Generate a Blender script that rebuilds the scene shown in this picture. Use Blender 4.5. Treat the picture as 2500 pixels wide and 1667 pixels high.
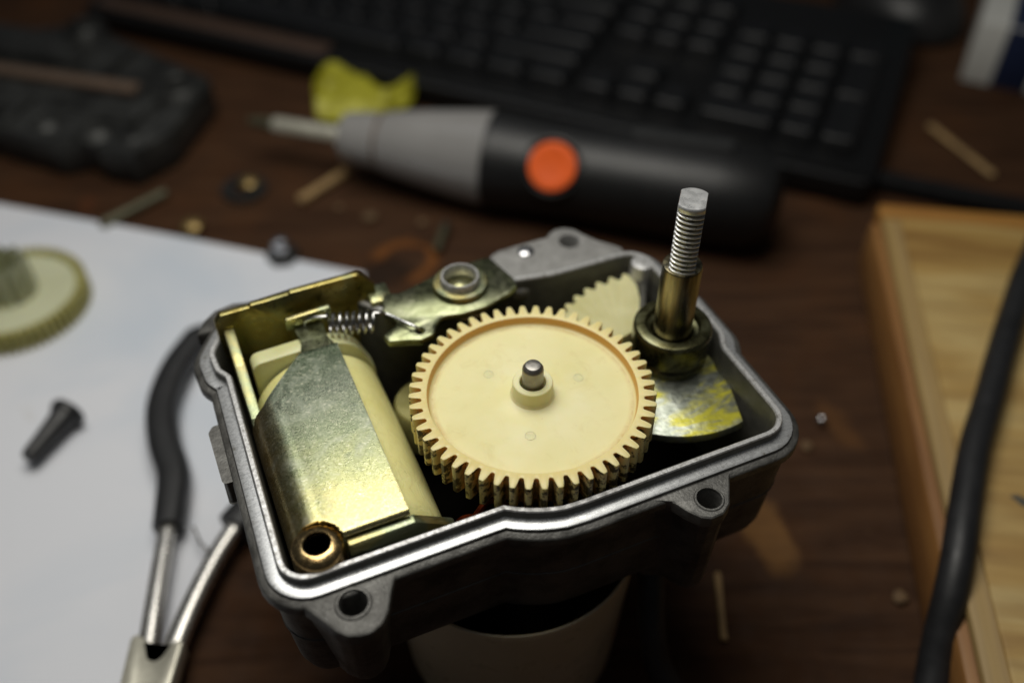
import bpy, bmesh, math, random
from mathutils import Vector, Matrix
random.seed(7)
S = 0.001                                   # everything below is written in millimetres
R = math.radians
for o in list(bpy.data.objects): bpy.data.objects.remove(o)
sc = bpy.context.scene
COL = sc.collection

# ------------------------------------------------------------------ camera
cd = bpy.data.cameras.new('camera'); cam = bpy.data.objects.new('camera', cd); COL.objects.link(cam)
cam.location = (0, 0, .256); cam.rotation_euler = (R(90 - 44.3), 0, 0)
cd.sensor_width = 36; cd.lens = 32.976; cd.clip_start = .005; cd.clip_end = 50
cd.dof.use_dof = True; cd.dof.focus_distance = .204; cd.dof.aperture_fstop = 5.3
sc.camera = cam

# ------------------------------------------------------------------ light: one soft lamp above and behind the bench, an added weak fill, dim room
w = bpy.data.worlds.new('World'); sc.world = w; w.use_nodes = True
bg = w.node_tree.nodes['Background']; bg.inputs[0].default_value = (.90, .95, 1.0, 1); bg.inputs[1].default_value = .028
def area(name, loc, target, size, power, col):
    l = bpy.data.lights.new(name, 'AREA'); l.shape = 'RECTANGLE'; l.size = size[0]; l.size_y = size[1]; l.energy = power; l.color = col
    o = bpy.data.objects.new(name, l); COL.objects.link(o); o.location = loc
    o.rotation_euler = (Vector(target) - Vector(loc)).to_track_quat('-Z', 'Y').to_euler()
    return o
area('bench_lamp', (-.06, .235, .45), (-.05, .225, 0), (.28, .27), 1.38, (1, .965, .88))
area('fill_light', (-.35, .85, 1.35), (-.05, .2, .05), (.9, .5), .9, (.93, .96, 1))  # broad fill added for softer light and mid-tone reflections on the plate
sc.view_settings.view_transform = 'Standard'; sc.view_settings.look = 'None'
sc.view_settings.exposure = 0; sc.view_settings.gamma = 1; sc.view_settings.use_curve_mapping = False
sc.cycles.max_bounces = 8; sc.cycles.use_denoising = True

# ------------------------------------------------------------------ materials
class N:
    def __init__(s, name):
        s.m = bpy.data.materials.new(name); s.m.use_nodes = True; s.t = s.m.node_tree
        s.b = s.t.nodes['Principled BSDF']; s._co = None
    def node(s, ty, **kw):
        n = s.t.nodes.new(ty)
        for k, v in kw.items(): setattr(n, k, v)
        return n
    def link(s, a, b): s.t.links.new(a, b)
    def co(s, scale=None):
        if s._co is None: s._co = s.node('ShaderNodeTexCoord').outputs['Object']
        if scale is None: return s._co
        m = s.node('ShaderNodeMapping'); m.inputs['Scale'].default_value = scale; s.link(s._co, m.inputs[0]); return m.outputs[0]
    def noise(s, per_mm, detail=4, rough=.55, dist=0, co=None, scale3=None):
        n = s.node('ShaderNodeTexNoise'); n.inputs['Scale'].default_value = per_mm * 1000 if scale3 is None else 1
        n.inputs['Detail'].default_value = detail; n.inputs['Roughness'].default_value = rough; n.inputs['Distortion'].default_value = dist
        s.link(s.co() if scale3 is None else s.co([c * 1000 for c in scale3]), n.inputs['Vector']); return n.outputs['Fac']
    def ramp(s, fac, stops):
        r = s.node('ShaderNodeValToRGB'); e = r.color_ramp.elements
        while len(e) < len(stops): e.new(.5)
        for i, (p, c) in enumerate(stops): e[i].position = p; e[i].color = (*c, 1) if len(c) == 3 else c
        s.link(fac, r.inputs[0]); return r.outputs[0]
    def mix(s, fac, a, b):
        m = s.node('ShaderNodeMix', data_type='RGBA')
        for sock, v in ((m.inputs[0], fac), (m.inputs[6], a), (m.inputs[7], b)):
            if isinstance(v, (int, float)): sock.default_value = v
            elif isinstance(v, tuple): sock.default_value = (*v, 1)
            else: s.link(v, sock)
        return m.outputs[2]
    def math(s, op, a, b=None, clamp=False):
        m = s.node('ShaderNodeMath', operation=op, use_clamp=clamp)
        for i, v in enumerate((a, b)):
            if v is None: continue
            if isinstance(v, (int, float)): m.inputs[i].default_value = v
            else: s.link(v, m.inputs[i])
        return m.outputs[0]
    def set(s, **kw):
        for k, v in kw.items():
            i = s.b.inputs[{'color': 'Base Color', 'metal': 'Metallic', 'rough': 'Roughness', 'sss': 'Subsurface Weight', 'spec': 'Specular IOR Level', 'coat': 'Coat Weight', 'coatr': 'Coat Roughness', 'trans': 'Transmission Weight', 'aniso': 'Anisotropic'}[k]]
            if isinstance(v, (int, float)): i.default_value = v
            elif isinstance(v, tuple): i.default_value = (*v, 1)
            else: s.link(v, i)
        return s
    def bump(s, h, strength=.3, mm=.1):
        b = s.node('ShaderNodeBump'); b.inputs['Strength'].default_value = strength; b.inputs['Distance'].default_value = mm * S
        s.link(h, b.inputs['Height']); s.link(b.outputs[0], s.b.inputs['Normal']); return s
    def map(s, fac, lo, hi, a=0., b=1.):
        m = s.node('ShaderNodeMapRange'); m.inputs[1].default_value = lo; m.inputs[2].default_value = hi; m.inputs[3].default_value = a; m.inputs[4].default_value = b
        s.link(fac, m.inputs[0]); return m.outputs[0]

M = {}
def simple(key, col, rough=.5, metal=0, var=.25, per_mm=.25, bump=.0, bmm=.05, bper=2., **kw):
    n = N(key); f = n.noise(per_mm, 5)
    n.set(color=n.ramp(f, [(.3, tuple(c * (1 - var) for c in col)), (.7, tuple(min(1, c * (1 + var)) for c in col))]), metal=metal,
          rough=n.map(n.noise(per_mm * 3, 4), .3, .7, rough * .85, min(1, rough * 1.15)), **kw)
    if bump: n.bump(n.noise(bper, 5), bump, bmm)
    M[key] = n.m; return n
# cast alloy of the gearbox: dull, grainy, grimy
n = N('cast_alloy'); g = n.noise(.12, 6, .65); fine = n.noise(1.6, 4)
n.set(color=n.mix(n.map(g, .42, .66), (.15, .148, .14), (.060, .058, .054)), metal=.6, rough=n.map(fine, .3, .7, .42, .62)); n.bump(n.math('ADD', fine, n.math('MULTIPLY', n.noise(.5, 5, .7), 1.5)), .7, .16); M['cast'] = n.m
n = N('machined_alloy'); sc1 = n.noise(.0, 3, scale3=(.25, 2.2, 1)); g = n.noise(.35, 6, .7); pit = n.noise(1.2, 3)
n.set(color=n.mix(n.map(g, .58, .74), n.ramp(sc1, [(.3, (.40, .41, .42)), (.7, (.54, .55, .56))]), (.20, .19, .16)), metal=.55, rough=n.map(pit, .3, .7, .22, .34)); n.bump(n.noise(1.8, 4), .25, .04); M['machined'] = n.m
n = N('dull_alloy'); g = n.noise(.25, 6, .7); n.set(color=n.ramp(g, [(.3, (.19, .188, .18)), (.7, (.32, .318, .31))]), metal=.3, rough=.5); n.bump(n.noise(1.6, 4), .4, .08); M['dull_alloy'] = n.m
n = N('lip_alloy'); g = n.noise(.9, 6, .7)
n.set(color=n.ramp(g, [(.33, (.22, .215, .20)), (.5, (.52, .52, .52)), (.7, (.68, .68, .68))]), metal=.5, rough=n.map(g, .3, .7, .5, .26)); n.bump(n.noise(1.5, 5), .6, .1); M['lip'] = n.m
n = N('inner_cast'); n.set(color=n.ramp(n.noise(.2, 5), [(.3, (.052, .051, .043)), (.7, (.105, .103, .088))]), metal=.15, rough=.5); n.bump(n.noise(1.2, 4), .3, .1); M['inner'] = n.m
# yellow zinc chromate
def chromate(key, tint=(1, 1, 1), rough=.28, dull=.5):
    n = N(key); a = n.noise(.06, 5, .6, 1.2); b = n.noise(.16, 6, .7, .6); sp = n.noise(2.6, 3)
    c1 = n.ramp(a, [(.25, (.48, .38, .14)), (.42, (.50, .44, .19)), (.55, (.33, .37, .22)), (.75, (.40, .44, .36))])
    c2 = n.mix(n.map(b, .5, .72, 0, dull), c1, (.44, .45, .42))
    sc_ = n.noise(0, 3, .6, scale3=(.35, 3.0, 1.)); 
    n.set(color=n.mix(n.map(sc_, .60, .72, 0, .5), c2, (.66, .62, .45)), metal=1., rough=n.math('ADD', n.map(sp, .3, .7, rough * .7, rough * 1.25), n.map(b, .4, .8, 0, .14)))
    n.bump(n.math('ADD', n.math('MULTIPLY', sp, .7), n.math('MULTIPLY', sc_, .6)), .55, .10); M[key] = n.m; return n
n = N('chromate_plate')        # the solenoid cover: grey-green to yellow film, with its dark-to-bright reflection painted in
y = n.node('ShaderNodeSeparateXYZ'); n.link(n.co(), y.inputs[0])
wob = n.noise(.09, 5, .6, 1.); yy = n.math('ADD', n.math('MULTIPLY', y.outputs[1], 1000), n.math('MULTIPLY', wob, 26))
base = n.ramp(n.map(yy, -12, 42), [(0, (.50, .44, .20)), (.2, (.34, .35, .17)), (.45, (.23, .265, .165)), (.7, (.21, .24, .18)), (1, (.085, .125, .07))])
xx = n.math('MULTIPLY', y.outputs[0], 1000)
base = n.mix(n.map(n.math('ADD', xx, n.math('MULTIPLY', wob, 6)), -6.5, -12., 0, .9), base, (.28, .185, .06))
cloud = n.noise(.17, 6, .72, .5); base = n.mix(n.map(cloud, .52, .74, 0, .55), base, (.42, .43, .38)); base = n.mix(n.map(n.noise(.22, 5, .7), .58, .72, 0, .55), base, (.10, .13, .10))
ticks = n.noise(0, 2, .5, 1.2, scale3=(.8, 2.2, 1.)); base = n.mix(n.map(ticks, .62, .72, 0, .6), base, (.66, .64, .50))
sp = n.noise(3., 3); gr1 = n.noise(1.7, 4, .75, .6); base = n.mix(n.map(gr1, .52, .70, 0, .5), base, (.66, .64, .48)); base = n.mix(n.map(gr1, .46, .32, 0, .6), base, (.11, .12, .08))
n.set(color=base, metal=.92, rough=n.math('ADD', n.map(sp, .3, .7, .22, .34), n.map(cloud, .45, .75, 0, .16))); n.bump(n.math('ADD', sp, n.math('MULTIPLY', ticks, .6)), .35, .06); M['plate'] = n.m
n = N('chromate_polished'); n.set(color=n.ramp(n.noise(.25, 4, .6, 1), [(.3, (.56, .36, .15)), (.7, (.74, .56, .28))]), metal=1., rough=n.map(n.noise(1.2, 4), .3, .7, .14, .30)); n.bump(n.noise(2., 3), .3, .06); M['chromate_polished'] = n.m
chromate('chromate'); chromate('chromate_rough', rough=.42, dull=.3)
n = N('chromate_dark'); n.set(color=n.ramp(n.noise(.12, 5, .6, 1), [(.3, (.20, .16, .05)), (.5, (.36, .30, .10)), (.75, (.26, .27, .14))]), metal=1., rough=n.map(n.noise(.6, 3), .3, .7, .24, .42)); n.bump(n.noise(2., 3), .3, .06); M['chromate_dark'] = n.m
n = N('zinc_lever'); n.set(color=n.ramp(n.noise(.14, 6, .65, .8), [(.3, (.15, .16, .085)), (.5, (.24, .26, .15)), (.68, (.38, .39, .26))]), metal=1., rough=n.map(n.noise(.7, 4), .3, .7, .26, .4)); n.bump(n.noise(1.7, 4), .4, .07); M['zinc'] = n.m
n = N('zinc_bright'); gy = n.noise(0, 5, .65, 1.2, scale3=(.07, .16, .1)); n.set(color=n.mix(n.map(gy, .42, .60, 0, .95), n.ramp(n.noise(.5, 5), [(.3, (.28, .31, .26)), (.7, (.52, .55, .49))]), (.60, .56, .035)), metal=n.map(gy, .45, .65, .9, .3), rough=n.map(n.noise(.8, 4), .3, .7, .28, .45)); n.bump(n.noise(.7, 5), .5, .2); M['zinc_bright'] = n.m
n = N('bare_steel'); n.set(color=n.ramp(n.noise(.5, 5), [(.3, (.42, .42, .42)), (.7, (.62, .62, .61))]), metal=1., rough=n.map(n.noise(1.2, 4), .3, .7, .2, .36)); n.bump(n.noise(3, 3), .2, .03); M['steel'] = n.m
n = N('pin_steel'); n.set(color=n.ramp(n.noise(.5, 5), [(.3, (.24, .225, .20)), (.7, (.36, .35, .33))]), metal=.9, rough=n.map(n.noise(1.0, 4), .3, .7, .36, .5)); n.bump(n.noise(2, 4), .3, .05); M['pin_steel'] = n.m
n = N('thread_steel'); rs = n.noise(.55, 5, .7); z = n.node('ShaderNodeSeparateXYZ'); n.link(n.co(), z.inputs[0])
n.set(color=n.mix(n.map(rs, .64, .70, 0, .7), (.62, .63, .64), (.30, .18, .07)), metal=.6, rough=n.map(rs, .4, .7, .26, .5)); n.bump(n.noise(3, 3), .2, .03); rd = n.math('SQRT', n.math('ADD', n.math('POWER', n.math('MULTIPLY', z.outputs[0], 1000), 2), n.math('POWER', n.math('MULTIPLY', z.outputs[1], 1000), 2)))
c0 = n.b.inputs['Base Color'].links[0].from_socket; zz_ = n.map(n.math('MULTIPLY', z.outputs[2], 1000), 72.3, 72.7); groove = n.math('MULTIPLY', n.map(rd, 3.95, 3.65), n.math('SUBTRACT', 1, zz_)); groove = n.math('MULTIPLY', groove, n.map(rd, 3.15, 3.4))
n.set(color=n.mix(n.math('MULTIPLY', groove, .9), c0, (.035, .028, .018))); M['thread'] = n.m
n = N('oily_shank'); st = n.noise(0, 4, .6, scale3=(.5, .5, .05)); n.set(color=n.ramp(st, [(.35, (.10, .097, .08)), (.5, (.22, .195, .125)), (.62, (.38, .33, .20)), (.8, (.20, .195, .175))]), metal=1., rough=n.map(st, .3, .7, .22, .4)); n.bump(n.noise(1.5, 4), .3, .05); M['shank'] = n.m
n = N('oily_collar'); st = n.noise(.16, 5, .6, .6); n.set(color=n.ramp(st, [(.32, (.045, .04, .018)), (.5, (.125, .12, .055)), (.7, (.22, .225, .13))]), metal=.9, rough=n.map(st, .3, .7, .2, .36), coat=.3); n.bump(n.noise(.8, 4), .3, .08); M['collar'] = n.m
# plastics
def plastic(key, c1, c2, per=.05, rough=.42, sss=.35, rad=(3, 2, .8), spots=None):
    n = N(key); c = n.ramp(n.noise(per, 5, .6), [(.3, c1), (.7, c2)])
    if spots: c = n.mix(n.map(n.noise(spots[0], 5, .7), spots[1], spots[1] + .05, 0, spots[3]), c, spots[2])
    n.set(color=c, rough=n.map(n.noise(per * 6, 4), .3, .7, rough * .85, rough * 1.2), sss=sss, spec=.45)
    n.b.inputs['Subsurface Radius'].default_value = rad; n.b.inputs['Subsurface Scale'].default_value = S * 1.1
    n.bump(n.noise(1.5, 3), .12, .04); M[key] = n.m; return n
n = plastic('gear_web', (.82, .76, .37), (.90, .84, .48), .05, .38, spots=(.55, .70, (.42, .30, .10), .6))
c0 = n.b.inputs['Base Color'].links[0].from_socket; sm = n.noise(.11, 6, .72, 1.5); xw = n.node('ShaderNodeSeparateXYZ'); n.link(n.co(), xw.inputs[0]); rw = n.math('MULTIPLY', n.math('SQRT', n.math('ADD', n.math('POWER', xw.outputs[0], 2), n.math('POWER', xw.outputs[1], 2))), 1000); c0 = n.mix(n.math('MULTIPLY', n.map(rw, 21.8, 23.1), n.map(n.noise(.25, 5, .7), .40, .62, .25, .85)), c0, (.60, .40, .12)); c0 = n.mix(n.math('MULTIPLY', n.map(rw, 17, 8), n.map(n.noise(.09, 4), .4, .65, 0, .35)), c0, (.95, .92, .70)); scr = n.noise(0, 3, .6, 2.5, scale3=(.06, 1.6, 1)); c1 = n.mix(n.map(sm, .56, .74, 0, .3), c0, (.66, .55, .22)); n.set(color=n.mix(n.map(scr, .66, .70, 0, .3), c1, (.95, .90, .66)), rough=n.map(sm, .4, .65, .34, .58))
n = plastic('gear_rim', (.81, .67, .28), (.87, .76, .38), .06, .36, rad=(1.8, 1.4, .7), spots=(.5, .70, (.30, .20, .07), .5))
# black worm grease baked on the flanks of the teeth, mostly on one side of the wheel
c0 = n.b.inputs['Base Color'].links[0].from_socket; geo = n.node('ShaderNodeNewGeometry'); sx = n.node('ShaderNodeSeparateXYZ'); n.link(n.co(), sx.inputs[0])
nz = n.node('ShaderNodeSeparateXYZ'); tc = [q for q in n.t.nodes if q.type == 'TEX_COORD'][0]; n.link(tc.outputs['Normal'], nz.inputs[0])
side = n.map(n.math('ABSOLUTE', nz.outputs[2]), .75, .35, 0, 1)
radm = n.math('SQRT', n.math('ADD', n.math('POWER', n.math('MULTIPLY', sx.outputs[0], 1000), 2), n.math('POWER', n.math('MULTIPLY', sx.outputs[1], 1000), 2)))
flank = n.math('MULTIPLY', n.map(radm, 24.9, 25.5), side)
arc = n.map(n.math('ADD', n.math('MULTIPLY', sx.outputs[0], -700), n.math('MULTIPLY', sx.outputs[1], -1000)), -4, 24)
gr = n.math('MULTIPLY', n.math('MULTIPLY', flank, n.map(n.math('ADD', n.noise(.42, 5, .7), n.math('MULTIPLY', arc, .10)), .58, .64)), n.map(arc, 0, .35))
c1 = n.mix(n.math('MULTIPLY', n.map(radm, 27.6, 25.8), n.math('MULTIPLY', side, .85)), c0, (.64, .30, .03))
n.set(color=n.mix(n.math('MULTIPLY', gr, .93), c1, (.03, .02, .008)))
plastic('bobbin', (.62, .62, .30), (.72, .72, .42), .08, .35, .3)
plastic('sector_plastic', (.50, .47, .20), (.66, .63, .36), .05, .4, .3)
plastic('old_gear_web', (.56, .57, .38), (.64, .66, .46), .04, .45, .3); plastic('old_gear_rim', (.26, .24, .06), (.44, .41, .16), .25, .45, .2)
n = plastic('tape', (.82, .77, .30), (.90, .86, .42), .09, .32, .2, spots=(.35, .66, (.50, .47, .14), .6)); wv = n.noise(0, 5, .65, 1.6, scale3=(.16, .11, .16)); cr = n.map(n.math('ABSOLUTE', n.math('SUBTRACT', wv, .5)), 0, .035, 1, 0); c0 = n.b.inputs['Base Color'].links[0].from_socket; n.set(color=n.mix(n.math('MULTIPLY', cr, .12), c0, (.50, .44, .10))); n.bump(n.math('SUBTRACT', wv, n.math('MULTIPLY', cr, .15)), .5, .5)
plastic('tub_plastic', (.58, .48, .32), (.66, .56, .40), .03, .3, .2, spots=(.05, .66, (.12, .10, .06), .5))
simple('black_plastic', (.016, .016, .017), .42, bump=.25, bmm=.06, bper=1.2)
simple('black_rubber', (.014, .0145, .016), .5, bump=.3, bmm=.1, bper=.6, per_mm=.08)
simple('matt_black', (.006, .006, .0065), .8, spec=.2); simple('key_black', (.005, .0055, .0065), .44, bump=.2, bmm=.04, bper=1.5); simple('case_black', (.004, .0042, .0045), .42)
simple('case_reflection', (.060, .036, .025), .45)  # brown stands for the surroundings reflected in the keyboard's front bevel
simple('driver_grey', (.27, .265, .26), .16, var=.07, per_mm=.03); simple('driver_black', (.008, .0083, .0088), .45, bump=.2, bmm=.08, bper=1.0)
simple('switch_grey', (.028, .029, .030), .4); simple('button_orange', (.95, .13, .008), .6, var=.08)
simple('chrome', (.60, .58, .54), .25, .85, var=.12, per_mm=.1); simple('plier_satin', (.62, .60, .50), .4, .6, var=.14, per_mm=.15)
simple('dark_casting', (.050, .051, .049), .48, .6, var=.7, per_mm=.06, bump=.3, bmm=.2, bper=.6); simple('casting_strip', (.125, .085, .060), .55, .1, var=.2)  # casting_strip: warm reflection on the casting's rail, painted as base colour
n = N('yellow_foil'); n.set(color=n.ramp(n.noise(.1, 4), [(.3, (.30, .28, .012)), (.7, (.52, .50, .05))]), rough=.4, metal=.1); n.bump(n.noise(0, 3, scale3=(.1, .6, .2)), .6, 1.); M['yellow'] = n.m
simple('brass', (.30, .21, .085), .4, .8, per_mm=.4); simple('sliver_wood', (.34, .22, .095), .7, var=.3); simple('olive_metal', (.11, .105, .065), .5, .5); simple('silver_bit', (.6, .6, .62), .25, 1.); simple('washer_dark', (.035, .035, .034), .4, .5)
simple('crumb_brown', (.13, .078, .036), .8, var=.4, per_mm=.4); simple('copper', (.30, .05, .018), .35, .9)
simple('box_white', (.55, .55, .52), .5, var=.05); simple('box_blue', (.012, .02, .055), .4); simple('grey_cup', (.10, .098, .085), .5)
n = N('teal_lamp'); n.set(color=(.01, .12, .15), rough=.3); n.b.inputs['Emission Color'].default_value = (.02, .30, .36, 1); n.b.inputs['Emission Strength'].default_value = .16; M['teal'] = n.m
# paper, faint bluish stains
n = N('paper'); st = n.noise(.012, 4, .5, .4); oil = n.noise(.035, 6, .7, .8)
n.set(color=n.mix(n.map(oil, .62, .74, 0, .35), n.mix(n.map(st, .46, .66, 0, .8), (.78, .80, .86), (.62, .69, .79)), (.55, .52, .46)), rough=n.map(oil, .6, .75, .8, .5)); n.bump(n.noise(.05, 3), .25, .6); M['paper'] = n.m
# bench: dark brown stained board, grain across, worn orange patches with a shape of their own
n = N('bench'); grain = n.noise(0, 6, .65, .5, scale3=(.018, .16, .05)); big = n.noise(.018, 5, .6)
c = n.ramp(grain, [(.25, (.024, .0105, .0052)), (.5, (.050, .0235, .0115)), (.75, (.082, .040, .019))]); c = n.mix(n.map(big, .52, .68, 0, .5), c, (.085, .034, .012))
crumb = n.noise(.11, 5, .72); c = n.mix(n.map(crumb, .655, .70, 0, .6), c, (.13, .072, .030))
sx = n.node('ShaderNodeSeparateXYZ'); n.link(n.co(), sx.inputs[0]); wb = n.math('MULTIPLY', n.math('SUBTRACT', n.noise(.07, 4), .5), 13)
def patch(c, x, y, rx, ry, a, hole=0, col=(.18, .075, .02), amt=.85):
    ca, sa = math.cos(a), math.sin(a)
    dx = n.math('ADD', n.math('SUBTRACT', n.math('MULTIPLY', sx.outputs[0], 1000), x), wb); dy = n.math('ADD', n.math('SUBTRACT', n.math('MULTIPLY', sx.outputs[1], 1000), y), wb)
    u = n.math('DIVIDE', n.math('ADD', n.math('MULTIPLY', dx, ca), n.math('MULTIPLY', dy, sa)), rx); v = n.math('DIVIDE', n.math('ADD', n.math('MULTIPLY', dx, -sa), n.math('MULTIPLY', dy, ca)), ry)
    r = n.math('SQRT', n.math('ADD', n.math('POWER', u, 2), n.math('POWER', v, 2))); f = n.math('MULTIPLY', n.map(r, 1.05, .62, 0, amt), n.map(n.math('ADD', grain, n.math('MULTIPLY', crumb, .6)), .55, .95, .72, 1.1))
    if hole: f = n.math('MULTIPLY', f, n.map(r, hole, hole + .18))
    return n.mix(f, c, col)
c = patch(c, 83, 174, 8.5, 17, R(10), col=(.20, .10, .035)); c = patch(c, -46, 312, 15, 16, 0, .55, col=(.25, .085, .015)); c = patch(c, -53, 304, 13, 11, 0, col=(.024, .013, .0075), amt=1.0); c = patch(c, 117, 219, 5, 14, R(20), col=(.10, .045, .016)); c = patch(c, -195, 352, 5, 9, 0, col=(.085, .03, .012))
n.set(color=c, rough=n.map(n.noise(.12, 4), .3, .7, .6, .8), spec=.12); n.bump(n.noise(.3, 5), .35, .25); M['bench'] = n.m
# pine board
def pine(key, c1, c2, c3, s3):
    n = N(key); g = n.noise(0, 5, .6, 1.2, scale3=s3); f = n.noise(0, 4, .6, scale3=tuple(q * 9 for q in s3))
    n.set(color=n.mix(n.map(f, .4, .7, 0, .35), n.ramp(g, [(.28, c1), (.5, c2), (.72, c3)]), tuple(q * .6 for q in c1)), rough=.55); n.bump(f, .2, .15); M[key] = n.m
pine('pine_top', (.21, .095, .018), (.42, .265, .078), (.60, .46, .20), (.003, .021, .02)); pine('pine_side', (.16, .062, .016), (.28, .13, .036), (.40, .21, .065), (.05, .003, .05)); pine('pine_edge', (.26, .15, .045), (.40, .27, .10), (.34, .24, .12), (.09, .003, .09))
pine('pine_end', (.30, .12, .02), (.42, .21, .045), (.50, .28, .07), (.004, .05, .05))
n = N('recess_shade'); n.set(color=(.004, .0035, .003), rough=1., spec=0.); M['recess_shade'] = n.m  # near-black that paints in the darkness of deep recesses
simple('stamp_ink', (.07, .07, .06), .7, var=.5, per_mm=.3)

# ------------------------------------------------------------------ mesh helpers
def finish(name, verts, faces, mat, parent=None, angle=35, off=(0, 0, 0)):
    me = bpy.data.meshes.new(name); me.from_pydata([((v[0] - off[0]) * S, (v[1] - off[1]) * S, (v[2] - off[2]) * S) for v in verts], [], faces)
    bm = bmesh.new(); bm.from_mesh(me); bmesh.ops.recalc_face_normals(bm, faces=bm.faces); bm.to_mesh(me); bm.free()
    me.polygons.foreach_set('use_smooth', [True] * len(me.polygons)); me.set_sharp_from_angle(angle=R(angle))
    me.materials.append(M[mat] if isinstance(mat, str) else mat)
    o = bpy.data.objects.new(name, me); COL.objects.link(o)
    if parent is not None: o.parent = parent
    return o
def thing(name, label, cat, loc=(0, 0, 0), rot=0, group=None):
    o = bpy.data.objects.new(name, None); COL.objects.link(o); o.empty_display_size = .005
    o.location = [c * S for c in loc]; o.rotation_euler = (0, 0, rot); o['label'] = label; o['category'] = cat
    if group: o['group'] = group
    return o
def tag(o, label, cat, group=None, loc=None, rot=None):
    o['label'] = label; o['category'] = cat
    if group: o['group'] = group
    if loc is not None: o.location = [c * S for c in loc]
    if rot is not None: o.rotation_euler = rot
    return o
def loft(rings, closed=True, cap0=False, cap1=False, wrap=False):
    n = len(rings[0]); V = [p for r in rings for p in r]; F = []
    m = len(rings)
    for i in range(m if wrap else m - 1):
        j2 = (i + 1) % m
        for j in range(n if closed else n - 1):
            k = (j + 1) % n
            F.append((i * n + j, i * n + k, j2 * n + k, j2 * n + j))
    if cap0: F.append(tuple(range(n))[::-1])
    if cap1: F.append(tuple((m - 1) * n + j for j in range(n)))
    return V, F
def merge(*parts):
    V = []; F = []
    for v, f in parts:
        b = len(V); V += list(v); F += [tuple(i + b for i in q) for q in f]
    return V, F
def circle(r, z, n=48, c=(0, 0)): return [(c[0] + r * math.cos(2 * math.pi * i / n), c[1] + r * math.sin(2 * math.pi * i / n), z) for i in range(n)]
def lathe(prof, n=48, c=(0, 0), cap0=False, cap1=False): return loft([circle(r, z, n, c) for r, z in prof], True, cap0, cap1)
def rounded(pts, seg=6):
    out = []; n = len(pts)
    for i, p in enumerate(pts):
        x, y = p[0], p[1]; r = p[2] if len(p) > 2 else 0
        if r <= 0: out.append((x, y)); continue
        a = Vector(pts[i - 1][:2]) - Vector((x, y)); b = Vector(pts[(i + 1) % n][:2]) - Vector((x, y)); la, lb = a.length, b.length; a.normalize(); b.normalize()
        th = a.angle(b); t = min(r / math.tan(th / 2), la * .49, lb * .49); r2 = t * math.tan(th / 2)
        bis = (a + b)
        if bis.length < 1e-6: out.append((x, y)); continue
        bis.normalize(); cc = Vector((x, y)) + bis * (r2 / math.sin(th / 2)); p0 = Vector((x, y)) + a * t - cc; p1 = Vector((x, y)) + b * t - cc
        a0 = math.atan2(p0.y, p0.x); da = (math.atan2(p1.y, p1.x) - a0 + math.pi) % (2 * math.pi) - math.pi
        for k in range(seg + 1):
            q = a0 + da * k / seg; out.append((cc.x + r2 * math.cos(q), cc.y + r2 * math.sin(q)))
    return out
def densify(pts, step):
    out = []; n = len(pts)
    for i in range(n):
        a, b = pts[i], pts[(i + 1) % n]; L = math.hypot(b[0] - a[0], b[1] - a[1]); k = max(1, int(L / step))
        for j in range(k): out.append((a[0] + (b[0] - a[0]) * j / k, a[1] + (b[1] - a[1]) * j / k))
    return out
def offset(pts, d):
    n = len(pts); out = []
    for i in range(n):
        p0, p, p1 = Vector(pts[i - 1]), Vector(pts[i]), Vector(pts[(i + 1) % n])
        a = (p - p0).normalized(); b = (p1 - p).normalized(); na = Vector((a.y, -a.x)); nb = Vector((b.y, -b.x)); m = (na + nb)
        m = na if m.length < 1e-6 else m.normalized(); k = max(.5, m.dot(na)); q = p + m * d / k; out.append((q.x, q.y))
    return out
def prism(out, z0, z1, bev=.3, top=True):
    """polygon (counter-clockwise) extruded with a small bevel at both ends"""
    r = lambda o, z: [(x, y, z) for x, y in o]; i = offset(out, -bev); i2 = offset(out, -bev * .3)
    return loft([r(i, z0), r(i2, z0 + bev * .3), r(out, z0 + bev), r(out, z1 - bev), r(i2, z1 - bev * .3), r(i, z1)], True, True, True)
def box(x0, x1, y0, y1, z0, z1, bev=.3, rc=0):
    p = [(x0, y0, rc), (x1, y0, rc), (x1, y1, rc), (x0, y1, rc)] if rc else [(x0, y0, bev), (x1, y0, bev), (x1, y1, bev), (x0, y1, bev)]
    return prism(rounded(p, 5 if rc else 2), z0, z1, bev)
def xz(vf): return [(x, -z, y) for x, y, z in vf[0]], vf[1]          # a shape drawn in x,y and extruded in z, stood up: drawn height becomes z, depth runs to -y
def move(vf, d=(0, 0, 0), a=0):
    c, s = math.cos(a), math.sin(a); return [(c * x - s * y + d[0], s * x + c * y + d[1], z + d[2]) for x, y, z in vf[0]], vf[1]
def tube(path, r, n=16, caps=True):
    P = [Vector(p) for p in path]; m = len(P); rr = r if isinstance(r, (list, tuple)) else [r] * m
    T = [(P[min(i + 1, m - 1)] - P[max(i - 1, 0)]).normalized() for i in range(m)]
    u = T[0].orthogonal().normalized(); rings = []
    for i in range(m):
        if i: u = (u - T[i] * u.dot(T[i])).normalized()
        v = T[i].cross(u); rings.append([tuple(P[i] + (u * math.cos(2 * math.pi * k / n) + v * math.sin(2 * math.pi * k / n)) * rr[i]) for k in range(n)])
    return loft(rings, True, caps, caps)
def spline(pts, k=8):
    P = [Vector(p) for p in pts]; out = []
    for i in range(len(P) - 1):
        p0, p1, p2, p3 = P[max(i - 1, 0)], P[i], P[i + 1], P[min(i + 2, len(P) - 1)]
        for j in range(k):
            t = j / k; out.append(tuple(.5 * ((2 * p1) + (p2 - p0) * t + (2 * p0 - 5 * p1 + 4 * p2 - p3) * t * t + (3 * p1 - p0 - 3 * p2 + p3) * t ** 3)))
    out.append(tuple(P[-1])); return out
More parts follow.
